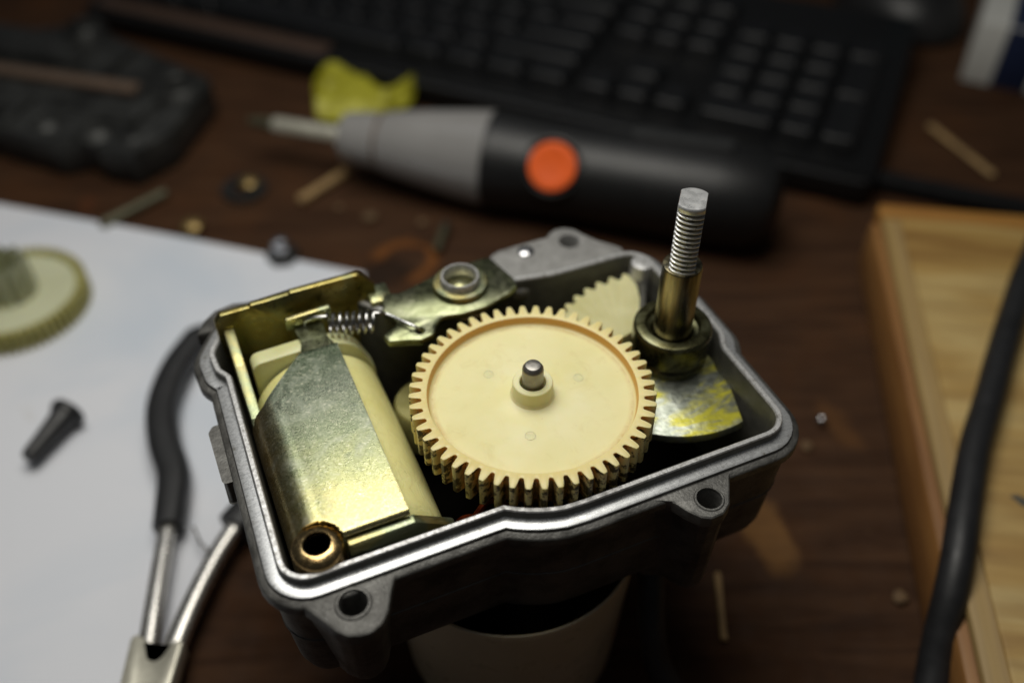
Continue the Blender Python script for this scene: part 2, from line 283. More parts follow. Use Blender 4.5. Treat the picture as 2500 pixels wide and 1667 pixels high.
def bool_cut(o, cutter):
    m = o.modifiers.new('cut', 'BOOLEAN'); m.operation = 'DIFFERENCE'; m.object = cutter; m.solver = 'EXACT'
    dg = bpy.context.evaluated_depsgraph_get(); me = bpy.data.meshes.new_from_object(o.evaluated_get(dg)); o.modifiers.clear(); old = o.data; o.data = me
    bpy.data.meshes.remove(old); bpy.data.objects.remove(cutter)
    me.polygons.foreach_set('use_smooth', [True] * len(me.polygons)); me.set_sharp_from_angle(angle=R(35))

# ------------------------------------------------------------------ bench, paper
V, F = box(-900, 900, -500, 1500, -30, 0, 1); o = finish('bench_top', V, F, 'bench'); o['kind'] = 'structure'
# sheet with a very slightly lifted surface
nx, ny = 24, 24; V = []; F = []
q0, q1, q2, q3 = Vector((-330, 379)), Vector((-62, 303)), Vector((-129, 21)), Vector((-397, 97))
for layer in (0, 1):
    for j in range(ny + 1):
        for i in range(nx + 1):
            s, t = i / nx, j / ny; p = q0.lerp(q1, s).lerp(q3.lerp(q2, s), t); p.x += 3 * math.sin(t * 3.14) * 0
            V.append((p.x, p.y, .25 + .5 * (1 + math.sin(p.x * .03) * math.sin(p.y * .025)) - .12 * layer))
nn = (nx + 1) * (ny + 1)
for j in range(ny):
    for i in range(nx):
        a = j * (nx + 1) + i; F.append((a, a + 1, a + nx + 2, a + nx + 1)); F.append((nn + a, nn + a + nx + 1, nn + a + nx + 2, nn + a + 1))
tag(finish('paper_sheet', V, F, 'paper'), 'white sheet of paper lying flat on the brown bench at the left', 'paper')

# ------------------------------------------------------------------ gearbox frame: origin on the big gear's axis
GX, GY, GA = 4.65, 144.25, R(23.5)
def gframe(x, y, z=0): return (GX + math.cos(GA) * x - math.sin(GA) * y, GY + math.sin(GA) * x + math.cos(GA) * y, z)
class Thing:
    def __init__(s, name, label, cat, base, group=None):
        s.off = base; s.o = thing(name, label, cat, gframe(*base), GA, group)
    def part(s, name, vf, mat, parent=None, angle=35): return finish(name, vf[0], vf[1], mat, parent or s.o, angle, s.off)

H = Thing('gearbox_housing', 'open die-cast grey metal gearbox housing propped on the cream tub', 'gearbox', (0, 0, 54))
arc_pts = [(28.9 * math.cos(R(a)), 28.9 * math.sin(R(a))) for a in (-126.2, -121, -116, -111, -106, -101.5)]
base = rounded([(-62.6, -23.2, 5)] + [arc_pts[0]] + arc_pts[1:] + [(-1.5, -28.6), (50, -28.4, 5.5), (50, -1.5, 4), (52.2, 3, 4), (52.2, 18, 4), (50, 23, 4), (49.3, 39.3, 5), (24, 39.5, 12), (8, 42.5, 6), (-22, 43.5, 6), (-31, 55.5, 5), (-57.5, 56.5, 8), (-64, 46, 4.5), (-63.6, 40, 2.5), (-61.7, 36.8, 2)], 7)
base = densify(base, 3.0)
def ring(d, z): return [(x, y, z) for x, y in offset(base, d)]
inner_prof = [(-2.2, 60), (-1.2, 75), (-.35, 94.2), (-.12, 94.9)]
lip_prof = [(-.12, 94.9), (0, 95.2), (.18, 95.36), (1.05, 95.38), (1.22, 95.22), (1.28, 95.0)]
foot_prof = [(1.28, 95.0), (1.34, 94.4), (1.4, 93.25)]
fl_prof = [(1.4, 93.25), (1.55, 93.0), (3.75, 93.0), (3.95, 92.9)]
out_prof = [(3.95, 92.9), (4.05, 92.45), (4.2, 92.2), (5.3, 91.9), (5.6, 91.65), (5.7, 91.3), (5.72, 89.6), (5.5, 89.3), (4.7, 89.1), (4.35, 88.8), (4.1, 88.0), (3.2, 75.4), (3.45, 75.15), (3.42, 74.85), (3.1, 74.6), (2.2, 62), (1.2, 58.5), (-1.5, 57)]
H.part('casting_body', loft([ring(*p) for p in out_prof], True, False, True), 'cast')
H.part('inner_wall', loft([ring(*p) for p in inner_prof]), 'inner')
H.part('floor', loft([ring(-2.2, 60), ring(-6, 59)], True, False, True), 'recess_shade')  # dark of the deep interior put into the floor colour
H.part('sealing_flange', loft([ring(*p) for p in fl_prof]), 'machined')
H.part('sealing_lip', loft([ring(*p) for p in lip_prof]), 'lip')
H.part('lip_step', loft([ring(*p) for p in foot_prof]), 'inner')  # dark material paints the shade of this unlit face
def star(out, c, n=96):
    res = []
    for k in range(n):
        a = 2 * math.pi * k / n; d = Vector((math.cos(a), math.sin(a))); best = None
        for i in range(len(out)):
            p = Vector(out[i]) - Vector(c); q = Vector(out[(i + 1) % len(out)]) - Vector(c); e = q - p; den = d.x * e.y - d.y * e.x
            if abs(den) < 1e-9: continue
            t = (p.x * e.y - p.y * e.x) / den; u = (p.x * d.y - p.y * d.x) / den
            if t > 0 and -1e-6 <= u <= 1 + 1e-6 and (best is None or t > best): best = t
        res.append((c[0] + d.x * best, c[1] + d.y * best))
    return res
def lug(out, c, hr, z1, zb, depth, low, bev=.7):
    """ear with a screw hole; low = (scale, dx, dy) of its boss at the bottom zb"""
    o = star(out, c); n = len(o); ci = lambda r, z: [(c[0] + r * math.cos(2 * math.pi * k / n), c[1] + r * math.sin(2 * math.pi * k / n), z) for k in range(n)]
    sc_ = lambda k, dx, dy, z: [(c[0] + (x - c[0]) * k + dx, c[1] + (y - c[1]) * k + dy, z) for x, y in o]
    s, dx, dy = low; b = 1 - bev / 8
    rings = [ci(hr * .8, z1 - depth), ci(hr, z1 - depth), ci(hr, z1 - .5), ci(hr + .35, z1), sc_(b, 0, 0, z1), sc_((1 + b) / 2 + .02, 0, 0, z1 - bev * .35), sc_(1, 0, 0, z1 - bev), sc_(1, 0, 0, z1 - 3.2), sc_(.93, dx * .1, dy * .1, z1 - 4.4), sc_(.9, dx * .25, dy * .25, z1 - 9), sc_(s, dx, dy, zb + 3), sc_(s * .85, dx, dy, zb + .8), sc_(s * .5, dx, dy, zb)]
    return loft(rings, True, True, True)
lug_a = H.part('screw_lug', lug([(-63.5, -21), (-62, -27.0), (-58.7, -32.4), (-57.2, -35.2), (-55.1, -37.3), (-52.9, -38.2), (-50.5, -38.3), (-48.3, -37.4), (-46.5, -35.4), (-44.4, -31.1), (-42.8, -28.6), (-40.2, -26.2), (-40.2, -21)], (-52.2, -31.0), 2.75, 92.15, 55.5, 9, (.86, .4, 7.6)), 'cast')
H.part('hole_ring', lathe([(2.85, 92.05), (2.95, 92.5), (3.3, 92.55), (3.65, 92.4), (3.8, 92.05)], 40, (-52.2, -31.0)), 'cast', lug_a)
lug_b = H.part('screw_lug', lug([(11, -26), (11.5, -32), (15.5, -32.9), (17.2, -35.2), (18.8, -38.4), (20.6, -40.8), (22.5, -41.9), (25.5, -41.8), (28.0, -40.2), (30.4, -36.5), (32.4, -33.4), (35, -31.5), (35, -26)], (24.6, -37.3), 2.6, 92.15, 53.5, 8, (.92, 3.0, 4.6)), 'cast')
H.part('hole_ring', lathe([(2.65, 92.1), (2.75, 92.4), (3.1, 92.4), (3.4, 92.1)], 40, (24.6, -37.3)), 'cast', lug_b)
lug_c = H.part('screw_lug', lug([(13, 40), (13, 57.8), (22, 58.0), (30.6, 57.9), (32.2, 59.4), (34.4, 60.4), (37, 60.2), (39.3, 58.6), (41.2, 54.7), (43.6, 50.5), (48, 46), (48, 42)], (35.8, 53.8), 2.7, 92.5, 64, 8, (.9, 0, -3)), 'dull_alloy')
H.part('dowel_top', lathe([(2.3, 92.0), (2.3, 92.9), (1.7, 93.3), (.5, 93.4)], 28, (22.6, 54.2), False, True), 'silver_bit', lug_c)
H.part('screw_lug', lug([(-67, 57.8), (-65, 62), (-61, 65.5), (-56, 66.6), (-50, 65), (-45, 60), (-43, 57.8)], (-55.5, 61.6), 2.2, 91.6, 64, 8, (.9, 0, -2)), 'cast')
H.part('side_tab', prism(rounded([(-66.5, 8.8, .4), (-66.5, 25.4, .4), (-68.6, 25.4, .8), (-69.6, 24, .8), (-69.4, 8.8, .6)][::-1], 3), 84, 91.6, .5), 'cast')
H.part('corner_foot', lathe([(7.2, 74), (6.9, 62), (6.2, 57), (4.8, 55.2), (2, 54.8)], 40, (-57.6, -17.2), False, True), 'cast')
H.part('corner_post', lathe([(3.4, 66), (3.2, 94.6), (3.0, 95.2), (2.7, 95.34)], 28, (48.3, 34.6), False, True), 'lip')
H.part('rib', move(box(-6, 6, -.8, .8, 66, 91, .4), (44, 26, 0), R(60)), 'inner')
# motor can hanging below, inside the tub
H.part('motor_can', lathe([(22, 57), (22, 22), (20, 17), (6, 16)], 56, (-6, 2), False, True), 'black_plastic')

# steel pin of the big gear
P = Thing('gear_pin', 'bright steel pin standing up through the big cream gear hub', 'pin', (0, 0, 60))
P.part('pin', lathe([(2.4, 60), (2.4, 106.8), (2.36, 107.05), (1.78, 107.95), (1.65, 108.02), (.5, 108.04)], 40, (0, 0), True, True), 'pin_steel')
# big gear
G = Thing('spur_gear', 'large cream plastic gear wheel with worn teeth in the middle of the open gearbox', 'gear', (0, 0, 91.8))
def gear_outline(nt, ro, rr, k=8):
    pts = []; p = 2 * math.pi / nt
    for t in range(nt):
        a = t * p
        for f, r in ((-.5, rr), (-.40, rr + .04), (-.335, rr + .4), (-.272, rr + (ro - rr) * .5), (-.205, rr + (ro - rr) * .82), (-.152, ro - .09), (-.095, ro), (.095, ro), (.152, ro - .09), (.205, rr + (ro - rr) * .82), (.272, rr + (ro - rr) * .5), (.335, rr + .4), (.40, rr + .04)):
            pts.append((a + f * p, r))
    return pts
def gear_rim(nt, ro, rr, ri, z0, z1, wr, wz, jit=0.0, ph=0.0):
    g = gear_outline(nt, ro, rr); rng = random.Random(3); J = [1 + rng.uniform(-jit, jit) for _ in g]
    rg = lambda d, z: [((r * j - d) * math.cos(a + ph), (r * j - d) * math.sin(a + ph), z) for (a, r), j in zip(g, J)]
    ci = lambda r, z: [(r * math.cos(a + ph), r * math.sin(a + ph), z) for a, _ in g]
    return loft([ci(ri - 1, z0), rg(.15, z0), rg(0, z0 + .2), rg(0, z1 - .22), rg(.06, z1 - .07), rg(.2, z1), ci(ri + .25, z1), ci(ri + .06, z1 - .08), ci(ri, z1 - .25), ci(wr + .25, wz + .4), ci(wr, wz + .1), ci(wr - .4, wz)])
G.part('toothed_rim', gear_rim(52, 28, 25.2, 23.85, 91.8, 100.3, 23.4, 98.0, .0012, R(1.6)), 'gear_rim', angle=40)
web = G.part('web', lathe([(23.05, 98.0), (22.3, 98.0), (16, 98.1), (9, 98.3), (6.2, 98.45), (5.1, 98.75), (4.75, 99.3), (4.7, 99.5)], 96), 'gear_web')
G.part('web_underside', lathe([(22.9, 91.9), (4.5, 91.9)], 96), 'gear_rim')
G.part('hub', lathe([(4.7, 99.5), (4.62, 102.3), (4.5, 102.7), (4.3, 102.85), (3.2, 102.85), (3.0, 102.7), (2.95, 102.3), (2.9, 96)], 64), 'gear_web')
for a in (-93, 27, 147):
    a = R(a) - GA; c = (12.0 * math.cos(a), 12.0 * math.sin(a))
    G.part('ejector_mark', lathe([(1.25, 98.12), (1.2, 98.27), (1.1, 98.29), (1.02, 98.22), (.4, 98.23)], 32, c, False, True), 'gear_web', web)

# output shaft with collar and crank sector, sector gear
OX, OY = 41.0, 7.2
O = Thing('output_shaft', 'tall steel output shaft with threaded flat-sided tip and oily collar', 'shaft', (OX, OY, 62))
fa = R(-14) - GA                                    # direction the two flats face
def flat_clip(x, y, w):
    u = x * math.cos(fa) + y * math.sin(fa); v = -x * math.sin(fa) + y * math.cos(fa); u = max(-w, min(w, u)); return (u * math.cos(fa) - v * math.sin(fa), u * math.sin(fa) + v * math.cos(fa))
rings = []; n = 64; zz = 117.0; pitch = 1.28; z_top = 134.5
def trad(z, a):
    ph = ((z - zz) / pitch + a / (2 * math.pi)) % 1; t = abs(ph - .5) * 2
    fade = min(1, max(0, (z_top - z) / .5)); return 4.3 - .75 * fade * min(1, max(0, (t - .28) / .5))
k = 0; z = zz - .2
while z < z_top:
    rings.append([(*flat_clip(trad(z, 2 * math.pi * i / n) * math.cos(2 * math.pi * i / n), trad(z, 2 * math.pi * i / n) * math.sin(2 * math.pi * i / n), 3.0), z) for i in range(n)]); z += pitch / 10
for r, z in ((4.2, z_top), (4.3, z_top + .2), (4.3, 135.6), (4.22, 135.9), (4.05, 136.08), (3.85, 136.1)): rings.append([(*flat_clip(r * math.cos(2 * math.pi * i / n), r * math.sin(2 * math.pi * i / n), 3.0 if z < 135.95 else 2.9), z) for i in range(n)])
O.part('threaded_tip', move(loft(rings, True, False, True), (OX, OY, 0)), 'thread')
O.part('shank', lathe([(4.7, 96), (4.7, 117.2), (4.5, 117.75), (4.2, 117.85), (2.2, 117.85)], 56, (OX, OY), False, True), 'shank')
O.part('collar', lathe([(9.2, 84), (9.3, 90), (8.7, 90.6), (8.8, 91.2), (9.6, 91.6), (9.7, 97.6), (9.55, 98.5), (9.2, 98.9), (9.0, 99.0), (6.9, 99.0), (6.7, 98.8), (6.3, 97.6), (5.5, 97.4), (5.2, 97.3), (4.9, 95)], 64, (OX, OY)), 'collar')
sec = [(OX + 26.8 * math.cos(R(a)), OY + 26.8 * math.sin(R(a))) for a in range(-130, -78, 3)] + [(OX + 9.6, OY - 12), (OX + 9.2, OY - 2), (OX - 9, OY - 2), (OX - 12, OY - 8)]
O.part('crank_plate', prism(densify(sec, 2), 85.6, 88.2, .35), 'zinc_bright')
gs = [(OX + OY * 0, 0)]
def sector(nt_pts, c, r0, ri, a0, a1, nt):
    out = []; st = (a1 - a0) / nt
    for t in range(nt):
        for f, dr in ((.02, -1.9), (.14, -1.75), (.26, -.6), (.38, -.05), (.52, -.02), (.66, -.7), (.80, -1.75), (.93, -1.9)):
            a = a0 + (t + f) * st; out.append((c[0] + (r0 + dr) * math.cos(a), c[1] + (r0 + dr) * math.sin(a)))
    return out
SG = Thing('sector_gear', 'pale cream toothed sector half hidden behind the big gear, next to the collar', 'gear', (OX, OY, 80))
so = sector(0, (OX, OY), 30.2, 0, R(80), R(136), 7)
so = so + [(OX - 16, OY + 12), (OX - 9, OY + 8), (OX - 1, OY + 10), (OX + 4.2, OY + 24)]
SG.part('toothed_body', prism(so, 82.5, 90.6, .25), 'sector_plastic')

# ------------------------------------------------------------------ solenoid at the left
E_ = Thing('solenoid', 'solenoid under a scratched yellow zinc-plated steel cover, left half of the gearbox', 'solenoid', (-45, 8, 66))
prof = []                                            # cover cross-section (x, z) from its right edge over the rolled left side
for x in (-36, -38.5, -41, -43.5, -46, -48): prof.append((x, 98.0))
for k in range(1, 4): prof.append((-48 - 1.7 * k, 98.0 - .10 * k * k / 3))
cx, cz, rr = -53.6, 90.55, 7.2
for a in range(95, 186, 9): prof.append((cx + rr * math.cos(R(a)), cz + rr * math.sin(R(a))))
prof += [(-60.85, 86), (-60.85, 82)]
cum = [0]
for a, b in zip(prof, prof[1:]): cum.append(cum[-1] + math.hypot(b[0] - a[0], b[1] - a[1]))
def pat(s):
    for i in range(len(prof) - 1):
        if s <= cum[i + 1]: t = (s - cum[i]) / (cum[i + 1] - cum[i]); return (prof[i][0] + (prof[i + 1][0] - prof[i][0]) * t, prof[i][1] + (prof[i + 1][1] - prof[i][1]) * t)
    return prof[-1]
ys = [-19.0, -18.95, -18.8, -18.55, -18.2] + [-17.8 + .4 * i for i in range(15)] + [-11.5 + 1.5 * i for i in range(21)] + [18.9, 19.2, 19.5, 19.8, 20.1, 20.4, 20.7, 21, 21.3, 21.6, 21.9, 22.3, 23, 24, 26, 28, 30, 32, 33.6, 34.6]
V = []; F = []; nc = 90
for yv in ys:
    smax = cum[-1]
    if yv > 19:
        xt = -57.2 + (yv - 22) / 12.6 * 12.0 if yv >= 22 else 0
        if yv >= 22: smax = next(q * .05 for q in range(1, 2000) if pat(q * .05)[0] <= xt)
        else: s22 = next(q * .05 for q in range(1, 2000) if pat(q * .05)[0] <= -57.2); smax = cum[-1] + (s22 - cum[-1]) * (yv - 19) / 3
    zr = -(1.1 - math.sqrt(max(0, 1.21 - (-17.9 - yv) ** 2))) if yv < -17.9 else 0
    for c in range(nc): x, zc = pat(smax * c / (nc - 1)); V.append((x, yv, zc + zr))
for j in range(len(ys) - 1):
    for c in range(nc - 1): F.append((j * nc + c, j * nc + c + 1, (j + 1) * nc + c + 1, (j + 1) * nc + c))
EX, EY = -55.4, -18.6                            # round opening left in the cover for the countersunk eyelet
ins = [math.hypot(v[0] - EX, v[1] - EY) < 5.2 for v in V]; F = [f for f in F if sum(ins[i] for i in f) < 2]
for i, v in enumerate(V):
    if ins[i]: d = math.hypot(v[0] - EX, v[1] - EY) or 1; V[i] = (EX + (v[0] - EX) * 5.2 / d, EY + (v[1] - EY) * 5.2 / d, v[2])
use = sorted({i for f in F for i in f}); mp = {a: b for b, a in enumerate(use)}; V = [V[i] for i in use]; F = [tuple(mp[i] for i in f) for f in F]
cover = E_.part('cover_plate', (V, F), 'plate')
m = cover.modifiers.new('sol', 'SOLIDIFY'); m.thickness = 1.7 * S; m.offset = -1
b = cover.modifiers.new('bev', 'BEVEL'); b.width = .6 * S; b.segments = 3; b.limit_method = 'ANGLE'; b.angle_limit = R(50)
eye = E_.part('screw_eyelet', lathe([(5.2, 82), (5.25, 95.9), (5.2, 96.5), (4.95, 96.85), (4.1, 97.3), (3.3, 97.6), (3.0, 97.65), (2.75, 97.5), (2.62, 97.1), (2.6, 96.5)], 56, (EX, EY)), 'chromate_polished')
E_.part('screw_bore', lathe([(2.6, 96.5), (2.58, 93.0), (2.5, 91.3), (.2, 91.2)], 40, (EX, EY), False, True), 'recess_shade', eye)  # shallow bore, its black colour standing in for the shade of a deep hole
# neck and hook tab above the cover
E_.part('cover_neck', prism(rounded([(-45.2, 34.0, .2), (-36.2, 34.0, .2), (-37.5, 38, 1), (-37.2, 43.5, .8), (-44.4, 43.5, .8), (-44.0, 38, 1)], 4), 96.3, 97.96, .3), 'zinc')
E_.part('hook_tab', xz(move(prism(rounded([(-46.0, 97.2, .4), (-34.6, 97.2, .4), (-34.6, 101.4, .5), (-46.0, 100.8, .5)], 3), -45.2, -43.9, .2), (0, 0, 0))), 'chromate')
def ycyl(prof_, n=64, c=(0, 0)): return [(x + c[0], h, y + c[1]) for x, y, h in lathe(prof_, n)[0]], lathe(prof_, n)[1]
E_.part('coil', ycyl([(14.2, -17.2), (15.4, -16.6), (15.7, -12), (15.85, 0), (15.8, 12), (15.75, 24), (15.6, 34), (14.5, 35)], 72, (-43, 80.4)), 'tape', angle=60)
E_.part('bobbin_flange', xz(prism(rounded([(-56.5, 68, 2), (-27.2, 68, 2), (-27.2, 84, 4), (-31.5, 95, 9), (-40, 97.2, 3), (-56.5, 96.6, 2.2)], 6), -40.6, -36.2, .5)), 'bobbin')
E_.part('bobbin_flange', ycyl([(3, -17.8), (14.9, -17.8), (15.2, -17.4), (15.2, -16.9)], 64, (-43, 80.4)), 'bobbin')
E_.part('front_yoke', xz(prism(rounded([(-60.8, 70, 1), (-26.8, 70, 1), (-26.8, 90.0, .8), (-35.4, 96.0, 1), (-49.6, 96.0, .3), (-49.6, 84, 1), (-60.8, 84, 1)], 5), 18.4, 20.6, .3)), 'chromate_rough')
E_.part('side_arm', [xz(prism(rounded([(0, 80, .5), (31, 80, .5), (31, 98.6, .8), (22, 97.4, 3), (19, 96.6, 3), (3, 94.8, 1), (0, 92, 1)], 4), 0, 2.5, .35))][0], 'chromate_rough')
arm = E_.o.children[-1]
for ob in COL.objects:
    if ob.name.startswith('side_arm') and ob.parent == E_.o:
        for v in ob.data.vertices:        # drawn along x, stands along y
            X, Y, Z = v.co.x / S + E_.off[0], v.co.y / S + E_.off[1], v.co.z / S + E_.off[2]
            v.co = ((-60.3 - Y - E_.off[0]) * S, (18.5 + X - E_.off[1]) * S, (Z - E_.off[2]) * S)
        ob.data.flip_normals() if False else None
# upright bracket across the back
bp = rounded([(-61.8, 66, 1), (-21.6, 66, 1), (-21.6, 99.5, 1), (-25.0, 104.3, 2.2), (-42.8, 104.2, .2), (-43.2, 103.7, .2), (-52.6, 103.6, .2), (-53.0, 103.1, .2), (-60.3, 102.9, 1.0), (-61.8, 101, 1.2)], 4)
E_.part('back_bracket', xz(prism(bp, -51.2, -49.4, .25)), 'chromate_dark')
E_.part('bracket_foot', prism(rounded([(-24, 46, .6), (-18.2, 46, .6), (-18.2, 52.6, .8), (-24, 52.6, .6)], 3), 95.2, 97.0, .35), 'chromate')

# latch lever with its eye
L = Thing('latch_lever', 'zinc-plated latch lever with a raised round eye, lying across the back rim', 'lever', (-2, 42, 94))
lo = rounded([(-22.5, 41.5, 1), (-20.5, 47.5, 1.5), (-16, 46.2, 3), (-2, 50.4, 2), (10.2, 50.6, 1.5), (12.8, 40, 1.2), (12.4, 36.6, 1.2), (9.2, 34.8, 2), (2.3, 32.6, 3), (-4.5, 32.4, 3), (-9.2, 33.6, 2.5), (-11.8, 31.2, 1.6), (-13.2, 28.4, 2), (-17.0, 27.6, 2), (-19.2, 28.6, 1.0), (-24.5, 30.2, 1), (-25, 33.0, 1), (-20, 35.6, 2)][::-1], 5)
lv = L.part('lever_plate', prism(densify(lo, 3), 95.4, 97.8, .7), 'zinc')
hc = finish('cutter', *lathe([(1.25, 90), (1.25, 105)], 28, (-16.2, 30.6), True, True), 'steel', L.o, 35, L.off)
dg = bpy.context.evaluated_depsgraph_get(); dg.update(); bool_cut(lv, hc)
L.part('eye_washer', lathe([(5.5, 97.8), (6.9, 97.9), (7.15, 98.3), (7.1, 99.0), (6.8, 99.4), (5.2, 99.5)], 56, (-1.2, 42.2)), 'chromate')
L.part('eye_ring', lathe([(4.3, 97), (4.25, 101.2), (4.4, 101.5), (4.75, 101.5), (4.95, 101.2), (5.05, 99.3)], 56, (-1.2, 42.2)), 'lip')
L.part('eye_pivot', lathe([(4.2, 97.6), (3.4, 98.0), (1.5, 98.9), (.4, 99.0)], 40, (-1.2, 42.2), False, True), 'chromate')
L.part('pivot_washer', lathe([(7.6, 94.2), (7.8, 94.6), (7.6, 95.5)], 40, (-1.2, 40.5)), 'steel')

# return spring between cover tab and lever
SP = Thing('extension_spring', 'small bright steel coil spring hooked between cover tab and lever', 'spring', (-30, 39, 97))
A, B = Vector((-36.6, 41.2, 98.4)), Vector((-25.6, 38.6, 97.6)); ax = (B - A).normalized(); u = ax.cross(Vector((0, 0, 1))).normalized(); v = u.cross(ax)
path = []; turns = 7.0
for i in range(int(turns * 20) + 1): a = 2 * math.pi * i / 20 + math.pi / 2; q = A + (B - A) * (i / (turns * 20)) + (u * math.cos(a) + v * math.sin(a)) * 2.65; path.append(tuple(q))
SP.part('coil_wire', tube(path, .40, 8), 'steel')
e0 = Vector(path[-1]); SP.part('end_hook', tube(spline([tuple(e0), tuple(e0 + ax * 1.6 - v * .1), tuple(e0 + ax * 3.6 - v * .9 - u * .2), (-18.4, 32.6, 99.2), (-16.6, 31.0, 98.4), (-16.1, 30.5, 96.6)]), .38, 8), 'steel')
e1 = Vector(path[0]); SP.part('end_hook', tube(spline([tuple(e1), tuple(e1 - ax * 1.2), (-39.8, 42.6, 100.6), (-41.4, 43.3, 99.4), (-41.6, 43.4, 97.6)]), .38, 8), 'steel')
# dark parts deep in the gearbox
W = Thing('winding_wires', 'reddish enamelled copper wire loops in the dark beside the coil', 'wire', (-20, -14, 70))
W.part('wire_loop', tube(spline([(-26, -17, 78), (-22, -17.5, 85), (-17, -16, 87.5), (-12, -19, 84), (-9, -20, 76)]), .8, 8), 'copper')
W.part('wire_loop', tube(spline([(-27, -14, 76), (-23, -15, 83), (-17, -19, 84), (-12, -18, 78)]), .8, 8), 'copper')
W = Thing('intermediate_gear', 'dull greenish small gear low in the gap between coil and big gear', 'gear', (-18, 26, 66))
W.part('pinion', lathe([(8, 66), (8, 77), (7.4, 78), (3, 78)], 40, (-18, 26), False, True), 'old_gear_rim')

# ------------------------------------------------------------------ cream tub under the gearbox, cord hanging from it
T = Thing('plastic_tub', 'cream plastic tub used as a stand under the gearbox', 'tub', (-6, -1, 0))
T.part('tub_wall', lathe([(29, .2), (30, 1), (31.2, 20), (32.6, 44), (33.0, 51.5), (33.2, 54.2), (33.1, 54.8), (32.7, 55.0), (32.3, 54.6), (32.0, 50), (27, 5), (10, 4)], 72, (-6, -1), True, True), 'tub_plastic')
tag(finish('motor_cord', *tube(spline([(34, 150, 56), (35.5, 138, 50), (36, 130, 42), (36.5, 123, 32), (39, 118, 21), (46, 112, 11), (58, 103, 5), (76, 88, 4.2)]), 3.6, 18), 'black_rubber'), 'black cord hanging from below the gearbox onto the bench', 'cord')

# ------------------------------------------------------------------ things on the paper
og = thing('spur_gear', 'worn greenish plastic gear lying on the white paper at the left edge', 'gear', (-199, 281, 1.0), 0)
for part, vf, mt in (('toothed_rim', gear_rim(60, 28.2, 26.0, 24.6, 0, 9.0, 24.2, 7.6, .002), 'old_gear_rim'), ('web', lathe([(23.9, 7.6), (12, 7.7), (9.5, 8)], 64), 'old_gear_web'), ('web_underside', lathe([(24, .3), (2, .3)], 64), 'old_gear_rim')): finish(part, vf[0], vf[1], mt, og)
pn = gear_outline(10, 10.0, 7.4); rg = lambda d, z: [((r - d) * math.cos(a), (r - d) * math.sin(a), z) for a, r in pn]
ci = lambda r, z: [(r * math.cos(a), r * math.sin(a), z) for a, r in pn]
vf = loft([rg(0, 7.8), rg(0, 23.6), rg(.3, 24), ci(4.6, 24), ci(4.2, 23.6), ci(4.2, 10)]); finish('pinion', vf[0], vf[1], 'old_gear_web', og)
cp = thing('tapered_plug', 'small black tapered plastic cap lying on its side on the paper', 'cap', (-160, 211, 1.0), R(72))
def along(prof_, zc, n=32): return [(h, x, y + zc) for x, y, h in lathe(prof_, n, (0, 0), True, True)[0]], lathe(prof_, n, (0, 0), True, True)[1]
vf = along([(1.2, -12.5), (2.4, -12.0), (3.0, -10.5), (3.5, -4), (4.3, 4), (5.0, 7.5)], 5.2); finish('cone', vf[0], vf[1], 'black_plastic', cp)
vf = along([(5.0, 7.5), (5.9, 7.8), (6.3, 8.8), (6.1, 10.2), (4.6, 10.5), (4.3, 9.0)], 5.2); finish('flared_rim', vf[0], vf[1], 'black_plastic', cp)
tag(finish('black_rod', *tube([(-232, 215, 5.2), (-217, 262, 5.2), (-206, 270, 5.4), (-204.6, 271.5, 5.4)], [4.2, 4.2, 4.0, 1.5], 18), 'black_rubber'), 'black rubber-sheathed rod at the left picture edge in front of the worn gear', 'rod')
# pliers
pl = thing('pliers', 'pliers with black dipped handles and bright steel tangs, half on the paper', 'pliers', (-99, 122, 1))
def pt(x, y, z): return (x + 99, y - 122, z - 1)
def flat_tube(path, wr, hr, n=18, caps=True):
    P = [Vector(p) for p in path]; rings = []; m = len(P)
    for i in range(m):
        T_ = (P[min(i + 1, m - 1)] - P[max(i - 1, 0)]).normalized(); s_ = T_.cross(Vector((0, 0, 1))).normalized(); up = s_.cross(T_)
        rings.append([tuple(P[i] + s_ * wr[i] * math.copysign(abs(math.cos(2 * math.pi * k / n)) ** .7, math.cos(2 * math.pi * k / n)) + up * hr[i] * math.copysign(abs(math.sin(2 * math.pi * k / n)) ** .7, math.sin(2 * math.pi * k / n))) for k in range(n)])
    return loft(rings, True, caps, caps)
g1 = spline([pt(-117.0, 262, 8), pt(-119, 256, 8), pt(-123.4, 240, 8), pt(-123.6, 222, 8), pt(-118.5, 205, 8), pt(-112, 192, 8), pt(-109.5, 180, 8), pt(-108, 170, 8)], 5); k = len(g1)
vf = flat_tube(g1, [1.2 + 3.4 * min(1, i / 5) if i < 5 else (4.5 + .9 * math.sin(i / k * 3.1)) for i in range(k)], [1.5 + 3.2 * min(1, i / 5) for i in range(k)]); finish('handle_grip', vf[0], vf[1], 'black_rubber', pl)
t1 = spline([pt(-108.4, 172, 8), pt(-106.5, 155, 8), pt(-104.2, 137, 8), pt(-102.5, 124, 8), pt(-101, 112, 8)], 5); k = len(t1)
vf = flat_tube(t1, [2.6 + .5 * i / k for i in range(k)], [2.4] * k, 12); finish('steel_tang', vf[0], vf[1], 'chrome', pl)
g2 = spline([pt(-64, 216, 8), pt(-70, 205, 8), pt(-77, 190, 8), pt(-83.5, 178, 8), pt(-87.5, 170.5, 8)], 5); k = len(g2)
vf = flat_tube(g2, [1.2 + 4.3 * min(1, i / 4) for i in range(k)], [1.5 + 3.2 * min(1, i / 4) for i in range(k)]); finish('handle_grip', vf[0], vf[1], 'black_rubber', pl)
t2 = spline([pt(-86.5, 172, 8), pt(-90.5, 160, 8), pt(-93.5, 146, 8), pt(-95.5, 132, 8), pt(-97, 112, 8)], 5); k = len(t2)
